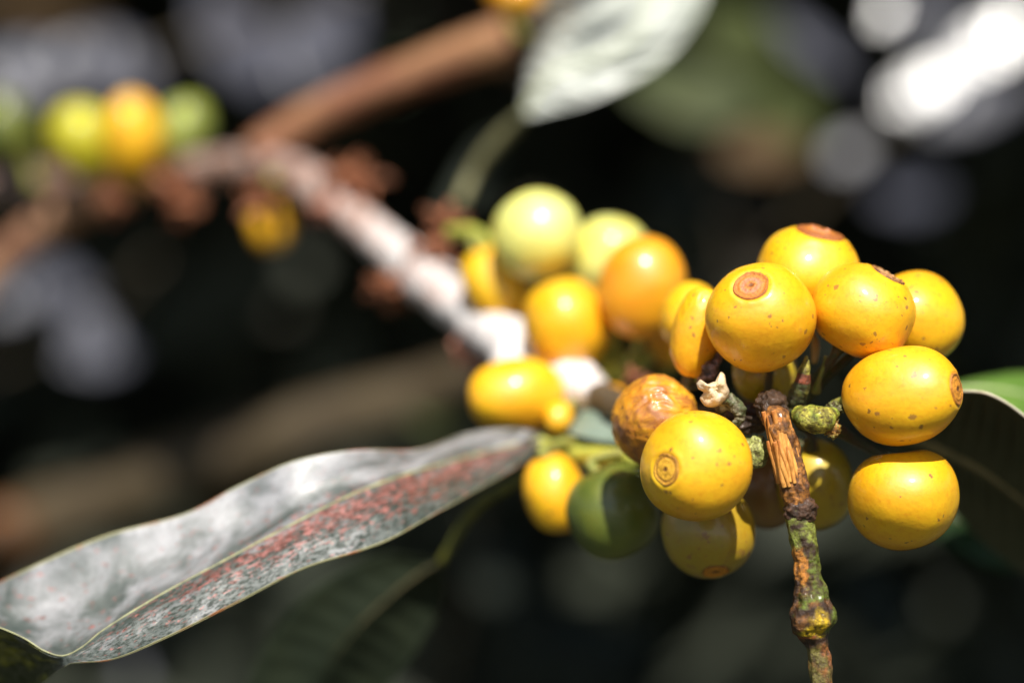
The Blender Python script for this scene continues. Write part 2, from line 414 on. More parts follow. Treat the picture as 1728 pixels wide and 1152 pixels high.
def cherry(label, px, py, y, rb, rl, scar, mat, smat=None, rs=26, wrinkle=0.0, seed=None, lump=0.032, node=None, pmat=None,
           pr=8, group='cherries in the front cluster', square=2.12, crust=0.0, taper=0.0, relief=0.12):
    """rb, rl: half width and half length in photograph pixels; scar: direction of the blossom end (right, up, towards the lens)"""
    c = P(px, py, y); ax = Vector((scar[0], -scar[2], scar[1])).normalized()
    B, L = Rr(rb, y), Rr(rl, y); RS = Rr(rs, y)
    seed = seed if seed is not None else px * 0.013 + py * 0.007
    root = thing('coffee_cherry', label, 'coffee cherry', c, group)
    q = ax.to_track_quat('Z', 'Y')
    M = Matrix.Translation(c) @ q.to_matrix().to_4x4()
    # fruit body: rings dense near the scar
    rings, seg = 64, 72
    V = [None]; F = []
    def surf(phi, th):
        sp, cp = math.sin(phi), math.cos(phi)
        k = (abs(sp) ** square + abs(cp) ** square) ** (-1 / square)
        d = Vector((sp * math.cos(th), sp * math.sin(th), cp))
        nn = noise.noise(d * 1.1 + Vector((seed, 0, seed)))
        kk = k * (1 + lump * 2.2 * nn)
        if wrinkle:
            w = noise.noise(Vector((d.x * 1.3, d.y * 7.5, d.z * 3.0)) + Vector((seed, 3, 1)) + d * noise.noise(d * 2) * 1.4)
            kk *= 1 + wrinkle * (-abs(w) * 1.6 + 0.25) * (0.45 + 0.55 * min(1, max(0, d.z + 0.6)))
        tp = 1 - taper * cp
        p = Vector((d.x * B * tp, d.y * B * tp, d.z * L)) * kk
        rho = math.hypot(p.x, p.y) / RS
        if cp > 0 and smat:
            if rho < 1.35: p.z -= L * 0.045 * (1 - min(1, max(0, (rho - 0.75) / 0.6))) 
            p.z += L * 0.03 * math.exp(-((rho - 1.2) / 0.17) ** 2) * (0.7 + 0.6 * noise.noise(Vector((math.cos(th), math.sin(th), seed)) * 2))
        if cp < -0.9: p.z += L * 0.10 * ((-cp - 0.9) / 0.1) ** 1.5
        return p
    V[0] = surf(0.0001, 0)
    phis = [math.pi * ((i / rings) ** 1.25) for i in range(1, rings)]
    for ph in phis:
        for j in range(seg): V.append(surf(ph, 2 * math.pi * j / seg))
    V.append(surf(math.pi - 0.0001, 0))
    for j in range(seg): F.append((0, 1 + j, 1 + (j + 1) % seg))
    for i in range(rings - 2):
        for j in range(seg):
            a0 = 1 + i * seg + j; b0 = 1 + i * seg + (j + 1) % seg
            F.append((a0, a0 + seg, b0 + seg, b0))
    e0 = len(V) - 1; k0 = 1 + (rings - 2) * seg
    for j in range(seg): F.append((e0, k0 + (j + 1) % seg, k0 + j))
    body = mesh_obj('fruit_body', V, F, mat, None)
    body.parent = root; body.rotation_mode = 'QUATERNION'; body.rotation_quaternion = q
    if smat:
        # scar disc with concentric ridges, its own origin at the pole
        top = surf(0.0001, 0).z
        V2, F2 = [], []
        RN, SG = 26, 56
        for i in range(RN + 1):
            t = i / RN
            for j in range(SG):
                th = 2 * math.pi * j / SG
                wob = 1 + 0.09 * noise.noise(Vector((math.cos(th) * 1.6, math.sin(th) * 1.6, seed)))
                r = RS * 1.04 * t * wob
                # height of fruit surface under this radius
                s_ = r / B
                ph = math.asin(min(1, s_ * 0.98)); zz = surf(ph, th).z - top if t > 0 else 0
                ring = 0.55 * math.exp(-((t - 0.90) / 0.07) ** 2) + 0.35 * math.exp(-((t - 0.62) / 0.07) ** 2) - 0.35 * math.exp(-(t / 0.13) ** 2) + 0.28 * math.exp(-((t - 0.24) / 0.07) ** 2)
                if t > 0.97: ring -= 0.9
                nz_ = 0.35 * noise.noise(Vector((r * math.cos(th), r * math.sin(th), 0)) * 22 + Vector((seed, 0, 0)))
                cr = crust * max(0, noise.noise(Vector((r * math.cos(th), r * math.sin(th), 2)) * 9 + Vector((seed, 0, 0)))) * (1 - t ** 4) * 3
                V2.append(Vector((r * math.cos(th), r * math.sin(th), zz + RS * relief * (ring + nz_ + cr) + L * 0.014)))
        for i in range(RN):
            for j in range(SG):
                a0 = i * SG + j; b0 = i * SG + (j + 1) % SG
                F2.append((a0, a0 + SG, b0 + SG, b0))
        s = mesh_obj('blossom_scar', V2, F2, smat, None)
        s.parent = root; s.rotation_mode = 'QUATERNION'; s.rotation_quaternion = q; s.location = q @ Vector((0, 0, top))
    if node is not None:
        p1 = c - ax * L * 0.93; p4 = Vector(node); mid = (p1 - ax * L * 0.25)
        r = Rr(pr, y)
        pts = [(*p1, r * 1.5), (*mid, r * 0.9), (*((mid + p4) / 2 + Vector((0, 0, 0.03))), r * 0.95), (*p4, r * 1.25)]
        tube('pedicel', pts, pmat or PEDI, root, n=24, seg=14, rough=0.07, freq=9)
    return root

nodeF = P(1292, 700, 1.0)
nodeR = P(1345, 690, 0.7)
# front cluster
cherry('yellow cherry with a large pinkish orange scar facing the lens at its upper left', 1283, 536, 0.0, 92, 93, (-.27, .60, .76), YEL, SC_PINK, 30, node=nodeF, pmat=PEDD)
cherry('topmost yellow cherry of the front cluster, flat pinkish brown scar on its crown', 1364, 464, 1.15, 90, 84, (.22, .95, .30), YEL2, SC_PINK, 40, node=nodeF, pmat=PEDD, crust=0.6)
cherry('yellow cherry with a dark crusty scar on its upper right shoulder', 1457, 526, 0.25, 87, 78, (.50, .80, .22), YEL, SC_DRK, 30, node=P(1350, 680, .9), pmat=PEDD, crust=1.0)
cherry('smooth yellow cherry at the far upper right, behind its crusty neighbour', 1543, 537, 1.2, 80, 83, (.6, .1, -.7), YEL2, None, node=P(1352, 680, 1.4), pmat=PEDD)
cherry('broad yellow cherry lying sideways with a brown rimmed scar at its right end', 1521, 667, -0.25, 83, 101, (.82, .12, .56), YEL, SC_BRN, 27, node=P(1395, 700, .35), crust=0.15)
cherry('lowest yellow cherry on the right, hanging beneath the sideways one', 1526, 843, 0.1, 93, 86, (.12, -.95, .05), YEL2, None, taper=0.13)
cherry('nearest yellow cherry at lower left with a thin double ring scar', 1174, 786, -0.55, 94, 88, (-.66, -.02, .75), PALE, SC_RING, 26, relief=0.07, node=P(1262, 745, .4))
cherry('wrinkled orange brown drying cherry half hidden behind the ring scarred one', 1106, 711, 0.75, 74, 80, (.1, .45, .5), DRY, None, wrinkle=0.07, node=P(1215, 690, 1.1), pmat=PEDD)
cherry('slim yellow cherry seen edge on, wedged left of the pink scarred one', 1177, 562, 0.75, 44, 80, (.18, .96, .1), YEL, None, node=P(1215, 650, 1.0), pmat=PEDD, wrinkle=0.03)
cherry('blurred golden cherry peeping out behind the slim edge on one', 1165, 535, 2.6, 50, 60, (.2, .9, -.1), YEL2, None, node=P(1180, 640, 2.8))
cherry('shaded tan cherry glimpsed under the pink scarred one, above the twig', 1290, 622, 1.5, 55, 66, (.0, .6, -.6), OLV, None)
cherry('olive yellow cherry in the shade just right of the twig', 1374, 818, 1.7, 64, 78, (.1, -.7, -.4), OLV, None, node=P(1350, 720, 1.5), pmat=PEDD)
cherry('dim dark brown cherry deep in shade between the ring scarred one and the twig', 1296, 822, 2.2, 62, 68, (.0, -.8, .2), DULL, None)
cherry('shaded mustard cherry hanging beneath the ring scarred one, brown scar below', 1194, 895, 0.9, 77, 80, (.12, -.80, .50), skin_mat('shaded mustard cherry skin', (0.30, 0.22, 0.008), (0.38, 0.23, 0.006), 1.2, 0.3), SC_BRN, 22)  # skin darkened in place of the shade beneath the cherry above
cherry('dark green unripe cherry left of the ring scarred one', 1034, 864, 2.3, 78, 80, (.35, -.80, .1), GRN, None, node=P(1075, 760, 2.6), lump=0.03)
cherry('small blurred golden cherry left of the dark green one, under the leaf stalk', 936, 832, 3.3, 52, 68, (.25, -.9, .1), YEL2, None, node=P(980, 745, 3.8))
# middle cluster
nm = P(1010, 655, 5.5)
gm = 'blurred cherries in the middle cluster'
cherry('round whitish green cherry at the top of the middle cluster', 907, 399, 6.0, 74, 77, (.0, .95, .1), PALEG, None, node=P(985, 560, 6.8), group=gm)
cherry('pale green cherry half hidden behind the tall orange one', 1028, 437, 6.6, 68, 72, (.3, .9, .1), PALEG, None, node=P(1030, 590, 6.8), group=gm)
cherry('tall orange cherry at the right of the middle cluster', 1086, 486, 4.6, 74, 88, (.1, .98, .1), ORA, None, node=P(1055, 620, 5.0), group=gm)
cherry('plump orange yellow cherry in the centre of the middle cluster', 956, 549, 5.2, 74, 80, (-.25, .9, .15), YEL2, None, node=P(1020, 640, 5.0), group=gm)
cherry('pale pear shaped yellow cherry touching the whitish branch', 838, 484, 6.8, 54, 74, (.45, -.85, .1), PALE, None, node=P(800, 400, 7.0), group=gm)
cherry('bright yellow cherry under the bend of the whitish branch, above the big leaf', 872, 668, 4.4, 64, 84, (-.95, -.05, .2), YEL2, None, node=P(960, 690, 4.2), group=gm)
cherry('small yellow cherry knob beside the bright one, above the leaf stalk', 943, 704, 4.0, 24, 30, (-.2, -.6, .5), YEL2, None, group=gm)
cherry('faint yellow cherry deep behind the tall orange one', 1135, 560, 6.0, 46, 62, (.1, .9, .0), YEL2, None, node=P(1100, 640, 6.2), group=gm)
cherry('small orange cherry in the shade beside the wrinkled one', 1034, 678, 4.2, 30, 26, (.1, .2, .5), ORA, None, group=gm)
# far left cluster
gl = 'blurred cherries at the far left'
cherry('blurred yellow green cherry, left of the touching orange one', 146, 240, 17.5, 58, 70, (-.4, .5, .3), skin_mat('yellow green cherry skin', (0.46, 0.48, 0.02), (0.58, 0.48, 0.01), 0.3), None, node=P(235, 310, 19), group=gl)
cherry('blurred orange cherry between two greenish ones at upper left', 226, 236, 16.5, 52, 76, (.0, .9, .3), YEL2, None, node=P(250, 310, 19), group=gl)
cherry('blurred soft green cherry right of the orange one at upper left', 306, 222, 18, 46, 62, (.5, .8, .0), skin_mat('soft green cherry skin', (0.22, 0.28, 0.05), (0.30, 0.34, 0.05), 0.3), None, node=P(280, 300, 19.5), group=gl)
cherry('dim green cherry cut off by the left edge of the picture', 8, 215, 21.0, 46, 56, (-.4, .6, .1), GRN, None, node=P(60, 310, 18), group=gl)
cherry('small blurred amber cherry hanging below the branch fork', 458, 372, 15.5, 36, 50, (.0, -.9, .1), YEL2, None, node=P(460, 300, 12.6), group=gl)
cherry('orange cherry cut off by the top edge beside the white leaf', 868, -8, 15, 46, 32, (.2, .8, .1), ORA, None, node=P(880, 60, 13.6), group=gl)

# ------------------------------------------------------------------ leaf surfaces from edge lines
def leaf_surface(name, up, mid, low, mat, parent, nu=90, nv=40, puff=0.10, veins=11, vein_amp=0.03, wav=0.0, rib=None, ribr=0.05, thick=0.02, seed=0.0, puff_low=None):
    """up / mid / low: (px, py, depth) stations; one curved blade with thickness, midrib as a sub-part"""
    A = catmull([tuple(P(*p)) for p in up], nu); Mi = catmull([tuple(P(*p)) for p in mid], nu); Bq = catmull([tuple(P(*p)) for p in low], nu)
    V, uv = [], []
    def pt(i, v):
        a_, m_, b_ = Vector(A[i]), Vector(Mi[i]), Vector(Bq[i])
        i0, i1 = max(i - 1, 0), min(i + 1, nu - 1)
        tan = Vector(Mi[i1] - Mi[i0])
        end = a_ if v >= 0 else b_
        s = abs(v)
        side = (a_ - m_) if v >= 0 else (m_ - b_)
        nrm = side.cross(tan)
        if nrm.length < 1e-6: nrm = Vector((0, 0, 1))
        nrm.normalize()
        if nrm.z < 0: nrm = -nrm
        w = (end - m_).length
        u = i / (nu - 1)
        vein = math.sin((u * veins * 2 - s * 1.3) * math.pi) * vein_amp * math.sin(math.pi * min(1, s * 1.05)) * min(1, w)
        h = (puff if v >= 0 or puff_low is None else puff_low) * w * math.sin(math.pi * s) + vein + wav * noise.noise(Vector((u * 6, v * 1.5, seed))) * min(1, w) * s
        return m_.lerp(end, s) + nrm * h, nrm
    top, bot = [], []
    for i in range(nu):
        for j in range(nv + 1):
            v = -1 + 2 * j / nv
            p, nn = pt(i, v); top.append(p); bot.append(p - nn * thick)
            uv.append((i / (nu - 1), (v + 1) / 2))
    W = nv + 1; T = len(top); F = []
    for i in range(nu - 1):
        for j in range(nv):
            a0 = i * W + j
            F.append((a0, a0 + W, a0 + W + 1, a0 + 1)); F.append((T + a0, T + a0 + 1, T + a0 + W + 1, T + a0 + W))
        for j in (0, nv):
            a0 = i * W + j; F.append((a0, a0 + W, T + a0 + W, T + a0))
    for i in (0, nu - 1):
        for j in range(nv):
            a0 = i * W + j; F.append((a0, a0 + 1, T + a0 + 1, T + a0))
    o = mesh_obj(name, top + bot, F, mat, parent, uvs=uv + uv, loc=Vector(Mi[0]))
    if rib:
        pts = []
        for i in range(0, nu, 6):
            p, nn = pt(i, 0.0); k = 1 - 0.75 * i / nu
            pts.append((*(p + nn * ribr * 0.2 * k), ribr * k))
        r = tube('midrib', pts, rib, None, n=nu, seg=10, rough=0.05, freq=6)
        r.parent = o; r.location = r.location - Vector(Mi[0])
    return o

# ------------------------------------------------------------------ the fruiting branch
branch = thing('coffee_branch', 'pinkish white branch from upper left through both clusters, ending in a bare twig', 'branch', P(890, 640, 5))
BARK = tint_mat('pale scaly bark', 0.5, 0.5, 7.0, 0.35, 0.05)
TIP = tint_mat('peeling twig bark', 0.38, 0.38, 16.0, 0.9, 0.05, coat=0.15)
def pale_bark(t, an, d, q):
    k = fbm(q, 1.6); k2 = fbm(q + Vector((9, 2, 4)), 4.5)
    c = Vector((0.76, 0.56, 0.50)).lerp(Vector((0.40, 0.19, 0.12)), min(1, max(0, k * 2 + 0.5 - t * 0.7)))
    c = c.lerp(Vector((0.88, 0.84, 0.82)), min(1, max(0, (t - 0.4) * 2.2 + k2)))  # whitens along the branch, putting strong sunlight into the bark tint
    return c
def R4(px, py, y, r): return (*P(px, py, y), Rr(r, y))
tube('branch_section', [R4(-120, 330, 24, 30), R4(60, 312, 22, 30), R4(250, 300, 19, 28), R4(380, 282, 17, 29), R4(480, 288, 15.2, 31), R4(545, 322, 14, 35)], BARK, branch, n=60, seg=28, tintf=lambda t, an, d, q: Vector(pale_bark(t * .3, an, d, q)) * (0.42 + 0.3 * t), rough=0.05)  # tint scaled down towards the left, standing in for partial shade
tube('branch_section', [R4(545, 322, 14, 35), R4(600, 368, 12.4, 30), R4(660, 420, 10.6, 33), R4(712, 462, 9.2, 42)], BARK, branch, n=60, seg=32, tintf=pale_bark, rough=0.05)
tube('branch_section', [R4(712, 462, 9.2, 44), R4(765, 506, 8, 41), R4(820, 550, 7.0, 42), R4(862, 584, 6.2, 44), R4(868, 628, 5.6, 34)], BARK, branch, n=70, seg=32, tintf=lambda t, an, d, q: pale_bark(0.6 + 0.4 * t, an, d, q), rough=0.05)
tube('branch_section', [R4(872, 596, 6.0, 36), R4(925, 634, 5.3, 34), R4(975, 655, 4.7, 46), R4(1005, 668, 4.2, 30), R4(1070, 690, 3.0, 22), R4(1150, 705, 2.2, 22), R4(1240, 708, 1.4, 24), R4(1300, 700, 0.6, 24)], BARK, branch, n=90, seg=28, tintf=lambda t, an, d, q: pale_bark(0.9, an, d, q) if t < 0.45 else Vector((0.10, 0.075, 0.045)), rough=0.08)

# bare twig in front, bark peeled to orange wood, then dark, then green with a swollen node
def twig_tint(t, an, d, q):
    k = fbm(q, 3.0); k2 = fbm(q + Vector((5, 5, 5)), 8.0)
    left = -d.x
    dark = Vector((0.035, 0.017, 0.009)); org = Vector((0.62, 0.24, 0.035)); grn = Vector((0.14, 0.19, 0.02)); yel = Vector((0.68, 0.45, 0.01)); lt = Vector((0.27, 0.31, 0.05))
    py = 680 + t * 480 + 9 * k2 + 7 * k
    def st(x0, w=9): return min(1, max(0, (py - x0) / w + 0.5))
    bark = Vector((0.24, 0.10, 0.025)).lerp(dark, min(1, max(0, 0.5 + 2.4 * k2)))
    c = dark
    c = c.lerp(Vector((0.50, 0.20, 0.04)).lerp(Vector((0.16, 0.06, 0.02)), min(1, max(0, 0.4 + 2.0 * k2))), st(700))
    c = c.lerp(dark.lerp(lt, min(1, max(0, (abs(left) - 0.45 + k) * 3))), st(824))
    mossy = grn.lerp(lt, min(1, max(0, k2 * 3))).lerp(bark, min(1, max(0, 0.6 + 2.4 * k2 + 0.9 * left)))
    patch = min(1, max(0, (left + k * 1.2 - 0.2) * 6)) * min(1, max(0, (940 + 25 * k - py) / 8))
    c = c.lerp(mossy.lerp(org, patch), st(884))
    c = c.lerp(grn.lerp(bark, min(1, max(0, (left * 1.2 + k * 2.0 + 0.5) * 2.4))), st(948, 14))
    if py > 970: c = c.lerp(yel, max(0, min(1, (0.12 + 0.6 * (py - 970) / 95 - abs(left + 0.05 + 0.5 * k)) * 4)))
    c = c.lerp(Vector((0.30, 0.09, 0.02)), st(1053, 6) * max(0, min(1, 0.4 + 3 * k2)))
    c = c.lerp(dark, st(1063, 5))
    c = c.lerp(Vector((0.20, 0.17, 0.04)).lerp(Vector((0.30, 0.11, 0.03)), max(0, min(1, 0.5 + 3 * k))), st(1085, 12))
    return c
YT = -0.35
tube('twig', [R4(1300, 684, .2, 24), R4(1312, 712, YT, 22), R4(1326, 760, YT, 24), R4(1338, 812, YT, 25), R4(1345, 850, YT, 22), R4(1350, 882, YT, 22), R4(1358, 925, YT, 22), R4(1363, 965, YT, 22),
              R4(1368, 1005, YT, 29), R4(1371, 1035, YT, 39), R4(1371, 1054, YT, 38), R4(1373, 1068, YT, 27), R4(1379, 1090, YT, 19), R4(1384, 1120, YT, 19), R4(1390, 1190, YT, 19)],
     TIP, branch, n=330, seg=64, rough=0.075, freq=5.0, ridge=0.035, ridges=9, tintf=twig_tint)
# peeled fibre strips
WOOD = bark_mat('split orange wood', (0.78, 0.40, 0.09), (0.42, 0.14, 0.03), 9.0, 0.45, bump=.05, stretch=0.22)
WOODD = bark_mat('dark split bark', (0.10, 0.045, 0.02), (0.20, 0.08, 0.03), 14.0, 0.5)
for k in range(13):
    f = (k % 8) / 7 * 2 - 1 + random.uniform(-.08, .08)          # across the twig
    second = k >= 8
    ya, yb = (699 + random.uniform(-8, 12), 812 + random.uniform(-26, 18)) if not second else (760 + random.uniform(-20, 10), 822 + random.uniform(-14, 10))
    m_ = WOODD if k in (2, 6, 13) else WOOD
    dy = 0.18 * math.sqrt(max(0.02, 1 - f * f * 0.96)) + (0.035 if second else 0.0) - (0.03 if m_ is WOODD else 0)
    pts = []
    for i in range(9):
        t = i / 8
        yy = ya + (yb - ya) * t; tt = (yy - 700) / 120
        xc = 1309 + 31 * tt
        pts.append(R4(xc + f * (19 + 4 * tt) + 1.6 * math.sin(t * 5 + k * 2.1), yy, YT - dy * (1 + 0.05 * math.sin(t * 7 + k)), (4.6 + 1.0 * math.sin(k * 5)) * (0.55 + 0.5 * math.sin(math.pi * (0.06 + 0.88 * t)) ** 0.5)))
    tube('bark_strip', pts, m_, branch, n=60, seg=12, rough=0.07, freq=6, seed=k * 1.3)
def crumb_tint(base, alt):
    b0, b1 = Vector(base), Vector(alt)
    return lambda n_, k: b0.lerp(b1, min(1, max(0, (k - 0.95) * 4)))
bump_ball('node', P(1303, 686, -.12), Rr(28), TIP, branch, (1, 1, 1.0), 0.13, 1.8, 1.0, 5, crumb_tint((0.022, 0.014, 0.010), (0.12, 0.06, 0.03)))
bump_ball('node', P(1262, 706, .45), Rr(32), TIP, branch, (1.3, 1, .8), 0.15, 1.8, 2.0, 5, crumb_tint((0.035, 0.022, 0.018), (0.14, 0.09, 0.06)))
bump_ball('node', P(1350, 860, YT - .02), Rr(26), TIP, branch, (1.1, .9, 1.0), 0.10, 2.2, 3.0, 5, crumb_tint((0.04, 0.022, 0.015), (0.18, 0.08, 0.04)))
# green stubs and buds round the node
GREENL = lambda base, alt: crumb_tint(base, alt)
bump_ball('bud', P(1277, 763, -.1), Rr(24), TIP, branch, (.85, .8, 1.15), 0.09, 1.6, 7.0, 5, crumb_tint((0.42, 0.46, 0.12), (0.56, 0.58, 0.2)))
def ribbed(t, an, d, q):
    return Vector((0.34, 0.42, 0.05)).lerp(Vector((0.60, 0.54, 0.08)), max(0, min(1, 0.5 + 2.5 * fbm(q, 5)))) * (0.75 + 0.3 * math.sin(t * 30))
tube('fruit_stub', [R4(1345, 700, .0, 15), R4(1360, 704, -.15, 22), R4(1376, 708, -.2, 23), R4(1392, 705, -.2, 21), R4(1402, 700, -.15, 15), R4(1410, 697, -.1, 11)], TIP, branch, n=90, seg=32, tintf=ribbed, rough=0.06, freq=6)
bump_ball('stub_tip', P(1404, 722, -.15), Rr(15), TIP, branch, (.9, .8, 1.1), 0.22, 3.0, 4.0, 4, crumb_tint((0.50, 0.20, 0.03), (0.40, 0.42, 0.10)))
bump_ball('stub_tip', P(1408, 690, -.05), Rr(14), TIP, branch, (1, .9, .8), 0.30, 3.0, 5.0, 4, crumb_tint((0.08, 0.07, 0.02), (0.30, 0.32, 0.10)))
tube('bud', [R4(1340, 690, .5, 17), R4(1347, 665, .35, 16), R4(1354, 648, .25, 15), R4(1357, 630, .2, 11), R4(1360, 615, .2, 7), R4(1361, 600, .2, 2)], TIP, branch, n=70, seg=24, rough=0.10, freq=7,
     tintf=lambda t, an, d, q: Vector((0.10, 0.13, 0.05)).lerp(Vector((0.40, 0.36, 0.06)), max(0, min(1, (t - .35) * 3 + 2 * fbm(q, 6)))) if not (0.45 < t < 0.6) else Vector((0.30, 0.07, 0.03)))
tube('fruit_stub', [R4(1376, 660, .7, 9), R4(1382, 640, .55, 4), R4(1390, 618, .5, 3), R4(1394, 600, .5, 3)], PEDI, branch, n=30, seg=10)
tube('fruit_stub', [R4(1400, 716, .2, 14), R4(1430, 735, .5, 10), R4(1460, 752, .9, 9), R4(1500, 775, 1.4, 9)], PEDD, branch, n=30, seg=14)
tube('fruit_stub', [R4(1345, 745, .6, 12), R4(1340, 790, .8, 12), R4(1345, 850, 1.0, 10)], PEDD, branch, n=30, seg=14)
tube('fruit_stub', [R4(1372, 560, 1.1, 5), R4(1376, 585, 1.0, 7), R4(1374, 612, .9, 5)], bark_mat('pale sliver', (.65, .5, .22), (.5, .4, .15)), branch, n=20, seg=10)
# curled dark bract and pale torn husk left of the node
tube('bract', [R4(1212, 690, .1, 10), R4(1226, 676, -.05, 14), R4(1242, 684, -.1, 14), R4(1248, 702, -.1, 10), R4(1240, 718, -.05, 6)], TIP, branch, n=70, seg=24, rough=0.2, freq=7,
     tintf=lambda t, an, d, q: Vector((0.09, 0.11, 0.04)).lerp(Vector((0.42, 0.40, 0.26)), max(0, min(1, 4 * fbm(q, 6)))))
tube('bract', [R4(1180, 650, .5, 6), R4(1196, 628, .4, 13), R4(1210, 606, .5, 9), R4(1216, 596, .6, 4)], TIP, branch, n=60, seg=20, rough=0.2, freq=7,
     tintf=lambda t, an, d, q: Vector((0.05, 0.03, 0.025)).lerp(Vector((0.35, 0.22, 0.20)), max(0, min(1, 5 * fbm(q, 7)))))
def husk(outline, y, thick, mat, parent, name='torn_husk', seed=0.0):
    import bmesh
    from mathutils.geometry import tessellate_polygon
    pts = [P(x, z, y) for x, z in outline]
    sm = [Vector(p) for p in catmull([tuple(p) for p in pts + [pts[0]]], len(pts) * 5)[:-1]]
    bm = bmesh.new()
    c = sum(sm, Vector()) / len(sm)
    rings = []
    for k in range(9):
        t = k / 8
        ring = []
        for p in sm:
            q = c.lerp(p, t)
            f = math.sqrt(max(0, 1 - t ** 2.4))
            ring.append(q + Vector((0, -thick * f * (1 + 0.9 * fbm(q + Vector((seed, 0, 0)), 5)), 0)))
        rings.append(ring)
    for k in range(7, -1, -1):
        t = k / 8
        rings.append([c.lerp(p, t) + Vector((0, thick * 0.6 * math.sqrt(max(0, 1 - t ** 2.4)), 0)) for p in sm])
    V = [v for r in rings for v in r]; nS = len(sm); F = []
    for k in range(len(rings) - 1):
        for j in range(nS):
            a0 = k * nS + j; b0 = k * nS + (j + 1) % nS
            F.append((a0, b0, b0 + nS, a0 + nS))
    bm.free()
    return mesh_obj(name, V, F, mat, parent, loc=c)
HUSK = bark_mat('pale husk', (0.80, 0.66, 0.46), (0.66, 0.48, 0.26), 5.0, 0.6, 0.4, 0.05)
hk = [(1175, 647), (1182, 640), (1187, 650), (1204, 644), (1212, 643), (1215, 628), (1223, 632), (1226, 648), (1231, 660), (1228, 672), (1216, 682), (1204, 687), (1190, 685), (1181, 672), (1187, 662), (1178, 656)]
husk(hk, -.15, .16, HUSK, branch)

# dried brown bract tufts on the branch, each a crumble of flakes
TUFT = bark_mat('dried bract', (0.34, 0.12, 0.05), (0.16, 0.06, 0.03), 3.0, 0.7)
TUFTP = bark_mat('pinkish dried bract', (0.52, 0.25, 0.17), (0.30, 0.11, 0.07), 3.0, 0.7)
def tuft(px, py, y, r, mat, n_=26, flat=1.0):
    c = P(px, py, y); R_ = Rr(r, y)
    cs, ds, us, ls, ws = [], [], [], [], []
    for _ in range(n_):
        d = Vector((random.gauss(0, 1), random.gauss(0, 1), random.gauss(0, 1) * flat)).normalized()
        cs.append(c + d * R_ * random.uniform(0.2, 0.8)); ds.append((d + Vector((random.gauss(0, .4), random.gauss(0, .4), random.gauss(0, .4)))))
        us.append(Vector((random.gauss(0, 1), random.gauss(0, 1), random.gauss(0, 1)))); ls.append(R_ * random.uniform(.6, 1.1)); ws.append(R_ * random.uniform(.3, .55))
    V, F = leaf_batch(cs, ds, us, ls, ws, 6)
    o = mesh_obj('dried_bracts', V, F, mat, branch, loc=c); o['kind'] = 'stuff'
    m_ = o.modifiers.new('thickness', 'SOLIDIFY'); m_.thickness = 0.03
    return o
tuft(748, 392, 8.8, 52, TUFT, 40); tuft(655, 490, 9.3, 44, TUFT, 36); tuft(802, 588, 7.2, 46, TUFTP, 40); tuft(612, 308, 12.5, 50, TUFT, 36); tuft(708, 440, 9.0, 40, TUFT, 30); tuft(560, 300, 13, 36, TUFT); tuft(700, 425, 9.3, 26, TUFTP)
tuft(440, 340, 13.2, 44, TUFT); tuft(300, 330, 15.5, 52, TUFT); tuft(540, 350, 12, 26, TUFTP); tuft(1075, 640, 4.2, 26, TUFT); tuft(200, 330, 17, 46, TUFT)
# greenish stalks in the middle cluster
for pts in ([R4(1030, 560, 6, 10), R4(1040, 600, 5.6, 12), R4(1050, 640, 5.0, 14)], [R4(1095, 600, 5.4, 10), R4(1070, 625, 5.2, 12), R4(1050, 640, 5, 14)], [R4(1010, 600, 5.4, 10), R4(1030, 625, 5.2, 11), R4(1050, 640, 5, 14)],
            [R4(760, 392, 7.6, 12), R4(800, 392, 7.2, 11), R4(835, 420, 6.9, 10)]):
    tube('fruit_stalk', pts, bark_mat('yellow green stalk', (0.42, 0.40, 0.05), (0.30, 0.34, 0.05), 4.0), branch, n=24, seg=14)
# leaf stalks (petioles)
tube('petiole', [R4(1075, 772, 2.4, 16), R4(1030, 771, 3.0, 17), R4(975, 766, 3.7, 15), R4(935, 750, 4.0, 10), R4(905, 742, 4.1, 7)], bark_mat('lit petiole', (0.50, 0.47, 0.06), (0.40, 0.42, 0.07), 4.0), branch, n=50, seg=18)
tube('petiole', [R4(960, 730, 4.2, 16), R4(925, 775, 3.8, 14), R4(870, 812, 3.9, 11), R4(800, 860, 4.4, 9), R4(742, 950, 5, 7)], bark_mat('olive petiole', (0.16, 0.15, 0.02), (0.08, 0.09, 0.02), 4.0), branch, n=50, seg=16)

RIB = bark_mat('pale midrib', (0.48, 0.50, 0.28), (0.40, 0.44, 0.22), 5.0, 0.45)
RIBM = bark_mat('faded midrib', (0.44, 0.44, 0.22), (0.20, 0.20, 0.12), 3.0, 0.5)
RIBD = bark_mat('brown green midrib', (0.13, 0.11, 0.05), (0.09, 0.08, 0.04), 5.0, 0.6)
up = [(928, 737, 4.2), (880, 724, 3.8), (800, 727, 3.35), (706, 755, 2.55), (600, 757, 1.75), (500, 775, 1.5), (400, 818, 1.6), (310, 868, 1.6), (180, 902, 1.6), (60, 945, 1.6), (-30, 985, 1.8), (-140, 1020, 2.2)]
mid = [(926, 739, 4.15), (868, 750, 3.7), (770, 776, 2.9), (680, 802, 1.9), (590, 836, 1.3), (490, 886, .9), (385, 942, .7), (280, 998, .45), (185, 1055, .2), (105, 1106, .1), (20, 1066, .2), (-90, 1030, .4)]
low = [(924, 741, 4.1), (878, 782, 3.4), (790, 838, 2.4), (700, 884, 1.1), (605, 926, .6), (500, 963, .4), (390, 1018, .1), (285, 1072, -.1), (190, 1110, -.15), (112, 1121, .15), (60, 1160, 1.6), (-40, 1200, 2.4)]
lf = leaf_surface('leaf', up, mid, low, big_leaf_mat(), branch, nu=170, nv=64, puff=-0.16, puff_low=0.05, veins=8, vein_amp=0.022, wav=0.16, rib=RIBM, ribr=0.026, thick=0.025)
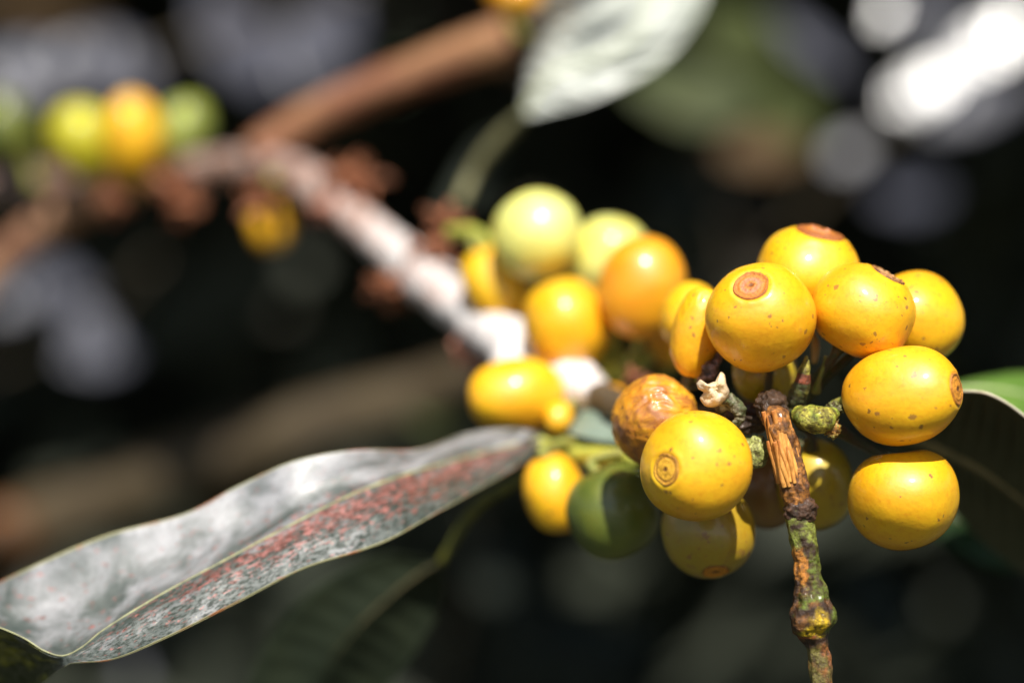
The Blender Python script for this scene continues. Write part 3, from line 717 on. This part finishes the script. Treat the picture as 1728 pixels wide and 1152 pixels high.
lf['label'] = 'large grey green leaf with reddish rust patches and silver glare, reaching to the lower left'
# dark leaf hanging in the big leaf's shade
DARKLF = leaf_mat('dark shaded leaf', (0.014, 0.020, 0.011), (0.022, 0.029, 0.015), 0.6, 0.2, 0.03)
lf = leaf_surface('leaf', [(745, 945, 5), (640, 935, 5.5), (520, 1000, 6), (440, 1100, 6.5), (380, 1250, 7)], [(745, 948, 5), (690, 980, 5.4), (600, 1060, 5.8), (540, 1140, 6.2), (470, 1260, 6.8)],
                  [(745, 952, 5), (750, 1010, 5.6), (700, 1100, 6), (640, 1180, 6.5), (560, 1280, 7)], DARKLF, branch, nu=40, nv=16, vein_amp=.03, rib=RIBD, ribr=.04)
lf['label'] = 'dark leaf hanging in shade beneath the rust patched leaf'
# right hand leaves behind the sideways cherry
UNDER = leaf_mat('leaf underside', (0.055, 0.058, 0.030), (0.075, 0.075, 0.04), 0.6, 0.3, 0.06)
RIBU = bark_mat('tan midrib', (0.30, 0.24, 0.11), (0.20, 0.17, 0.08), 3.0, 0.55)
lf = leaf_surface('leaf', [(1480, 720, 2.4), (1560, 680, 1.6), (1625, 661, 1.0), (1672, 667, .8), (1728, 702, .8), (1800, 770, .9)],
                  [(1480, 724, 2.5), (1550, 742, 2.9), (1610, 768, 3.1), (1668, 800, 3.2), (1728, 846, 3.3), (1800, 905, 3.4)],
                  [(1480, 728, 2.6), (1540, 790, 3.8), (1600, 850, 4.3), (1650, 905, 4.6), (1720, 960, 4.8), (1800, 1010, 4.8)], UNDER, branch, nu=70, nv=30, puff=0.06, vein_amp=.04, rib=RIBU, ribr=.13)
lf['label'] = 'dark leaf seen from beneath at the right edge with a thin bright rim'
rim = [R4(1600, 666, 1.2, 2), R4(1625, 660, .98, 2.2), R4(1672, 666, .78, 2.2), R4(1728, 701, .78, 2.2), R4(1800, 769, .88, 2)]
r_ = tube('leaf_rim', rim, bark_mat('pale rim', (.62, .58, .45), (.5, .42, .3)), None, n=60, seg=8); r_.parent = lf; r_.location = r_.location - lf.location  # pale tube laid along the margin in place of its sunlit edge
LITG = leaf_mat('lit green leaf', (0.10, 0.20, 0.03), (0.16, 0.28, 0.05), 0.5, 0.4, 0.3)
lf = leaf_surface('leaf', [(1560, 660, 4.0), (1640, 640, 4.6), (1728, 628, 5.2), (1830, 640, 5.6)], [(1560, 664, 4), (1640, 655, 4.2), (1728, 665, 4.4), (1830, 700, 4.6)], [(1560, 668, 4), (1640, 680, 3.6), (1728, 720, 3.6), (1830, 790, 3.6)], LITG, branch, nu=40, nv=20, rib=RIB, ribr=.04)
lf['label'] = 'bright sunlit green leaf behind the dark rimmed leaf at the right edge'
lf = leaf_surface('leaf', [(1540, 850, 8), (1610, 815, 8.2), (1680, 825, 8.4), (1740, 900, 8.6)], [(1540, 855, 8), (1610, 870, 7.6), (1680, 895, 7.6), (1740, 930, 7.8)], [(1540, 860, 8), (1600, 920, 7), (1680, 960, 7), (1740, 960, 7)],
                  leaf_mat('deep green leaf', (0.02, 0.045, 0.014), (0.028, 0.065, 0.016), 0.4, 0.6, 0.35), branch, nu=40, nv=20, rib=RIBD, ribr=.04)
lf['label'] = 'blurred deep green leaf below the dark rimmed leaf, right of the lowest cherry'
# small grey green leaf at the node behind the wrinkled cherry
lf = leaf_surface('leaf', [(960, 725, 3.9), (985, 690, 4.1), (1030, 683, 3.9), (1085, 700, 3.4)], [(960, 727, 3.8), (990, 712, 3.7), (1030, 710, 3.5), (1085, 722, 3.2)], [(960, 730, 3.7), (990, 738, 3.4), (1030, 745, 3.2), (1085, 745, 3.0)],
                  leaf_mat('grey green leaf', (0.16, 0.22, 0.16), (0.24, 0.30, 0.24), 0.4, 0.8, 0.1), branch, nu=30, nv=16, vein_amp=0.02)
lf['label'] = 'small grey green leaf tucked behind the wrinkled cherry'

# ------------------------------------------------------------------ upper side branch with the white leaf
upb = thing('coffee_branch', 'blurred red brown side branch slanting up to a sunlit white leaf', 'branch', P(430, 250, 13.5))
BRN = tint_mat('red brown bark', 0.6, 0.35, 3.0, 0.35, 0.05)
tube('branch_section', [R4(430, 262, 15.8, 32), R4(500, 215, 15.8, 33), R4(600, 165, 15.6, 33), R4(700, 125, 15.4, 35), R4(780, 95, 15.2, 38), R4(862, 68, 15, 44)], BRN, upb, n=70, seg=26,
     tintf=lambda t, an, d, q: Vector((0.24, 0.095, 0.05)).lerp(Vector((0.36, 0.18, 0.085)), max(0, min(1, t * 1.0 - .2 + fbm(q, 1.2)))), rough=0.05)
bump_ball('node', P(885, 85, 15.2), Rr(46, 15.2), BRN, upb, (1, 1, 1.3), 0.2, 2, 3, 3, crumb_tint((0.05, 0.03, 0.02), (0.16, 0.09, 0.04)))
GLOSS = leaf_mat('glossy sunlit leaf', (0.42, 0.45, 0.40), (0.52, 0.54, 0.50), 0.42, 1.0, 0.06)  # green leaf; the whitish base puts the sun's glare into its colour
lf = leaf_surface('leaf', [(884, 184, 11.0), (890, 140, 13), (900, 80, 16.5), (915, 0, 19), (940, -80, 20.5)], [(886, 188, 11), (930, 128, 10.9), (1010, 98, 11.0), (1085, 40, 11.6), (1110, -80, 13.2)],
                  [(888, 196, 11), (1000, 166, 10.8), (1110, 108, 11.4), (1180, 20, 12.4), (1210, -80, 13.4)], GLOSS, upb, nu=60, nv=30, puff=.10, vein_amp=.05, rib=RIB, ribr=.05)
lf['label'] = 'glossy leaf glaring white in the sun at the top of the picture'
tube('petiole', [R4(888, 190, 11, 8), R4(862, 215, 11.4, 12), R4(825, 255, 11.8, 13), R4(795, 300, 12, 10), R4(775, 345, 11.6, 9)], bark_mat('tan petiole', (0.22, 0.20, 0.09), (0.12, 0.12, 0.06), 2.0), upb, n=40, seg=16)
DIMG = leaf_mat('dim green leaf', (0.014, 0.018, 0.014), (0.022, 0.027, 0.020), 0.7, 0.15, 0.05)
lf = leaf_surface('leaf', [(860, 200, 11.5), (800, 235, 12), (760, 290, 12.4), (725, 360, 12.6)], [(865, 208, 11.5), (830, 265, 11.9), (790, 320, 12.2), (735, 375, 12.4)], [(870, 215, 11.5), (850, 280, 12), (810, 345, 12.2), (745, 390, 12.4)], DIMG, upb, nu=30, nv=14)
lf['label'] = 'dim narrow leaf hanging below the white one'

# third branch at the left edge
lb = thing('coffee_branch', 'blurred tan twig crossing the left edge of the picture', 'branch', P(130, 345, 19))
tube('branch_section', [R4(-60, 520, 20, 30), R4(-5, 450, 19.6, 30), R4(60, 395, 19.2, 30), R4(135, 345, 18.6, 32), R4(200, 315, 17.4, 26)], BRN, lb, n=50, seg=22,
     tintf=lambda t, an, d, q: Vector((0.44, 0.24, 0.14)).lerp(Vector((0.26, 0.12, 0.07)), max(0, min(1, .3 + 1.5 * fbm(q, .9)))), rough=0.06)

# ------------------------------------------------------------------ background branch, twigs with leaves
bb = thing('coffee_branch', 'thick olive brown branch, strongly blurred, rising behind the rust patched leaf', 'branch', P(60, 900, 46))
tube('branch_section', [R4(-160, 960, 38, 55), R4(60, 885, 37, 56), R4(300, 795, 36, 54), R4(500, 725, 35, 50), R4(700, 668, 34, 42), R4(860, 600, 33, 34)], bark_mat('olive brown bark', (0.060, 0.042, 0.022), (0.085, 0.062, 0.032), .5), bb, n=60, seg=24, rough=.06, freq=.6)
bump_ball('knot', P(10, 900, 36), Rr(52, 36), bark_mat('rusty bark', (0.16, 0.06, 0.015), (0.10, 0.045, 0.015), .5), bb, (1, 1, 1.1), .1, 1.5, 2, 3)

def twig_with_leaves(label, stem, leaves, group=None):
    """leaves: (px, py, depth, length px, width px, screen angle deg, tilt (right, up) off the glare direction, material, leaf label)"""
    root = thing('leafy_twig', label, 'leafy twig', P(*stem[0][:3]), group)
    tube('stem', [R4(*s) for s in stem], bark_mat('far twig bark', (0.06, 0.05, 0.03), (0.08, 0.06, 0.04), 1.0), root, n=40, seg=12)
    for (px, py, y, L, W, ang, tilt, mat) in leaves:
        c = P(px, py, y)
        V_ = (Vector((0, -D, H0)) - c).normalized()
        Hn = (S + V_).normalized()
        nrm = (Hn + Vector((tilt[0], 0, tilt[1]))).normalized()
        an = math.radians(ang)
        d = Vector((math.cos(an), 0, math.sin(an))); d = (d - nrm * d.dot(nrm)).normalized()
        s = d.cross(nrm).normalized()
        if s.cross(d).dot(nrm) < 0: s = -s
        LL, WW = Rr(L, y), Rr(W, y)
        vs, fs = [], []
        nu_, nv_ = 18, 8
        for i in range(nu_ + 1):
            t = i / nu_
            w = WW / 2 * (math.sin(math.pi * t ** 0.9) ** 0.75 if 0 < t < 1 else 0.01)
            for j in range(nv_ + 1):
                v = -1 + 2 * j / nv_
                h = 0.05 * abs(v) * w - 0.015 * LL * (2 * t - 1) ** 2 + 0.012 * LL * math.sin(t * 20 - abs(v) * 3)
                vs.append(c + d * (t - .5) * LL + s * v * w + nrm * h)
        W_ = nv_ + 1
        for i in range(nu_):
            for j in range(nv_):
                a0 = i * W_ + j; fs.append((a0, a0 + W_, a0 + W_ + 1, a0 + 1))
        o = mesh_obj('leaf', vs, fs, mat, root, loc=c)
        m_ = o.modifiers.new('thickness', 'SOLIDIFY'); m_.thickness = 0.05
        if mat is not DIMG: lit.append((c, LL * 0.42))
    return root
SHINE = leaf_mat('mirror glossy leaf', (0.05, 0.055, 0.065), (0.07, 0.075, 0.085), 0.24, 1.0, 0.0, .3, coat=.6)
SHINE2 = leaf_mat('satin leaf', (0.045, 0.048, 0.07), (0.06, 0.063, 0.09), 0.45, 0.7, 0.0, .3)  # bluish base stands in for sky reflected by the leaves
MATG = leaf_mat('olive leaf', (0.035, 0.05, 0.012), (0.06, 0.07, 0.02), 0.55, 0.3, 0.2, .3)
MATB = leaf_mat('withered leaf', (0.08, 0.05, 0.02), (0.10, 0.055, 0.02), 0.6, 0.3, 0.2, .3)
twig_with_leaves('strongly blurred twig of glaring white leaves in the upper right corner', [(1300, 420, 78, 8), (1450, 260, 76, 8), (1620, 120, 74, 8), (1760, -20, 72, 8)], [
    (1560, 150, 62, 150, 74, 30, (0, 0), SHINE), (1680, 70, 70, 190, 80, 35, (.04, .0), SHINE), (1432, 256, 72, 76, 50, 40, (.03, .03), SHINE2),
    (1495, 22, 45, 66, 34, 60, (.02, .02), SHINE), (1650, 170, 80, 240, 70, 30, (.25, .05), SHINE2), (1580, 30, 84, 180, 70, 10, (.3, .2), SHINE2), (1540, 330, 90, 160, 60, 20, (.55, .1), SHINE2)])
twig_with_leaves('strongly blurred twig of dim lilac grey leaves in the upper left corner', [(-60, 260, 70, 8), (120, 150, 68, 8), (350, 60, 66, 8), (620, -30, 64, 8)], [
    (60, 120, 60, 200, 110, 20, (.30, .12), SHINE2), (110, 85, 58, 90, 30, 40, (.16, .08), SHINE2), (190, 110, 66, 170, 120, 170, (.36, .1), SHINE2), (30, 165, 62, 90, 50, 20, (.16, .1), SHINE2),
    (540, 60, 66, 260, 130, 60, (.42, .25), SHINE2), (400, 60, 70, 240, 140, 100, (.5, .3), SHINE2), (60, 10, 66, 260, 50, 10, (.3, .5), MATB)])
twig_with_leaves('strongly blurred twig of grey leaves at the middle of the left edge', [(-60, 640, 72, 8), (60, 590, 70, 8), (180, 520, 68, 8), (260, 440, 66, 8)], [
    (30, 505, 62, 120, 50, 40, (.26, .12), SHINE2), (150, 560, 62, 110, 80, 100, (.30, .14), SHINE2), (165, 600, 66, 120, 60, 20, (.38, .2), SHINE2), (100, 480, 72, 120, 80, 0, (.42, .3), SHINE2), (20, 320, 40, 140, 60, 30, (.5, .3), MATB),
    (226, 1135, 60, 44, 30, 90, (.24, .1), SHINE2)])
twig_with_leaves('strongly blurred twig of olive leaves above the nearest cherries', [(1250, 500, 60, 7), (1210, 330, 58, 7), (1180, 180, 56, 7), (1160, 0, 54, 7)], [
    (1170, 160, 44, 150, 240, 80, (.2, .3), MATG), (1290, 255, 52, 170, 90, 20, (.3, .3), MATB), (1150, 340, 40, 90, 160, 90, (.4, .3), DIMG), (1370, 80, 60, 180, 60, -50, (.4, .25), SHINE2), (1330, 190, 66, 200, 120, 70, (.5, .4), MATG),
    (1250, 60, 70, 200, 160, 60, (.5, .4), MATG)])
twig_with_leaves('strongly blurred twig of dark green leaves low in the middle', [(700, 1250, 50, 8), (760, 1080, 48, 8), (800, 900, 46, 8), (760, 700, 44, 8)], [
    (730, 690, 34, 110, 90, 60, (.4, .5), MATG), (840, 960, 46, 200, 120, 70, (.6, .4), DIMG), (1000, 1080, 50, 260, 140, 10, (.5, .5), DIMG), (1480, 1020, 40, 200, 120, 80, (.6, .4), DIMG), (420, 960, 40, 60, 90, 30, (.6, .4), DIMG)])

# ------------------------------------------------------------------ foliage masses: hedge behind, unseen shading leaves overhead
for a_ in [(1283, 535, 0, 2.2), (1450, 530, .3, 2.2), (1520, 700, 0, 2.4), (1526, 843, .3, 1.8), (1364, 464, 1, 2), (1550, 535, 1, 2), (1174, 786, 0, 2.2), (1106, 700, .6, 2), (1350, 900, 0, 2), (1380, 1060, 0, 2), (1034, 864, 2, 2), (936, 832, 3, 1.6),
           (907, 399, 6, 2), (1028, 437, 6, 2), (1086, 486, 5, 2), (956, 549, 5, 2), (838, 482, 6.6, 1.8), (872, 668, 4.4, 2), (1165, 545, 2, 1.6), (975, 652, 4.6, 1.6),
           (862, 588, 6, 1.8), (780, 515, 8, 1.8), (700, 450, 9.3, 1.8), (620, 380, 11, 1.8), (560, 330, 12, 1.4),
           (870, 745, 4, 1.8), (780, 780, 3, 2), (680, 820, 2.5, 2), (590, 840, 2, 2.2), (480, 880, 1.6, 2.2), (370, 940, 1.2, 2.2), (260, 980, 1, 2.2), (150, 1020, 1, 2.2), (20, 1020, 1, 2.4),
           (226, 235, 17.5, 2), (146, 238, 18.5, 2), (306, 225, 19.5, 1.5), (480, 288, 15, .8), (1000, 120, 11.5, 2.4), (1100, 40, 12.5, 2.4), (940, 150, 11, 2), (1000, 0, 13, 2), (1700, 660, 4, 2), (800, 95, 15, 1.6), (700, 125, 15.4, 1.5), (600, 165, 15.6, 1.2), (100, 370, 19, 1.2), (20, 430, 19.4, 1.2), (458, 372, 15.5, .8),
           (868, 0, 15, 1.2)]:
    sunlit(*a_)

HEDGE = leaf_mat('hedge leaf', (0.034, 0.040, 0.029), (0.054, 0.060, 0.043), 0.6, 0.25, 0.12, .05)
cs, ds, us, ls, ws = [], [], [], [], []
while len(cs) < 5200:
    y = random.uniform(95, 190); hw = 0.257 * (D + y) * 1.9; x = random.uniform(-hw, hw); z = H0 + random.uniform(-70, 62)
    cs.append(Vector((x, y, z))); ds.append(Vector((random.gauss(0, 1), random.gauss(0, .6), random.gauss(-.5, .6))))
    us.append(Vector((random.gauss(0, .5), random.gauss(-.5, .5), 1))); ls.append(random.uniform(9, 15)); ws.append(random.uniform(4, 6.5))
V, F = leaf_batch(cs, ds, us, ls, ws)
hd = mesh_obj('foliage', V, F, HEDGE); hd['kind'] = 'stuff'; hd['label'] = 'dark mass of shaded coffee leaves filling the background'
cs, ds, us, ls, ws = [], [], [], [], []
tries = 0
while len(cs) < 5200 and tries < 60000:
    tries += 1
    y = random.uniform(-24, 190); x = random.uniform(-85, 85)
    z = H0 + max(24, 12 + 0.21 * (D + y)) + random.random() * 26
    c = Vector((x, y, z))
    if not blocked_ok(c, 7.0): continue
    cs.append(c); ds.append(Vector((random.gauss(0, 1), random.gauss(0, 1), random.gauss(-.3, .3))))
    us.append(Vector((random.gauss(0, .35), random.gauss(-.45, .35), 1))); ls.append(random.uniform(9, 15)); ws.append(random.uniform(4.5, 7))
# two small leaves added out of view to throw the grey patch on the white leaf
for px, py, y, L_, W_ in ((955, 50, 14.2, 2.3, 1.5), (1010, 75, 12.2, 1.6, 0.8)):
    cs.append(P(px, py, y) + S * 15); ds.append(Vector((1, 0.3, -0.1))); us.append(S.copy()); ls.append(L_); ws.append(W_)
V, F = leaf_batch(cs, ds, us, ls, ws)
cn = mesh_obj('unseen_shade_foliage', V, F, HEDGE); cn['kind'] = 'stuff'; cn['label'] = 'unseen coffee leaves overhead, placed to shade the background, with gaps shaped for the sun'
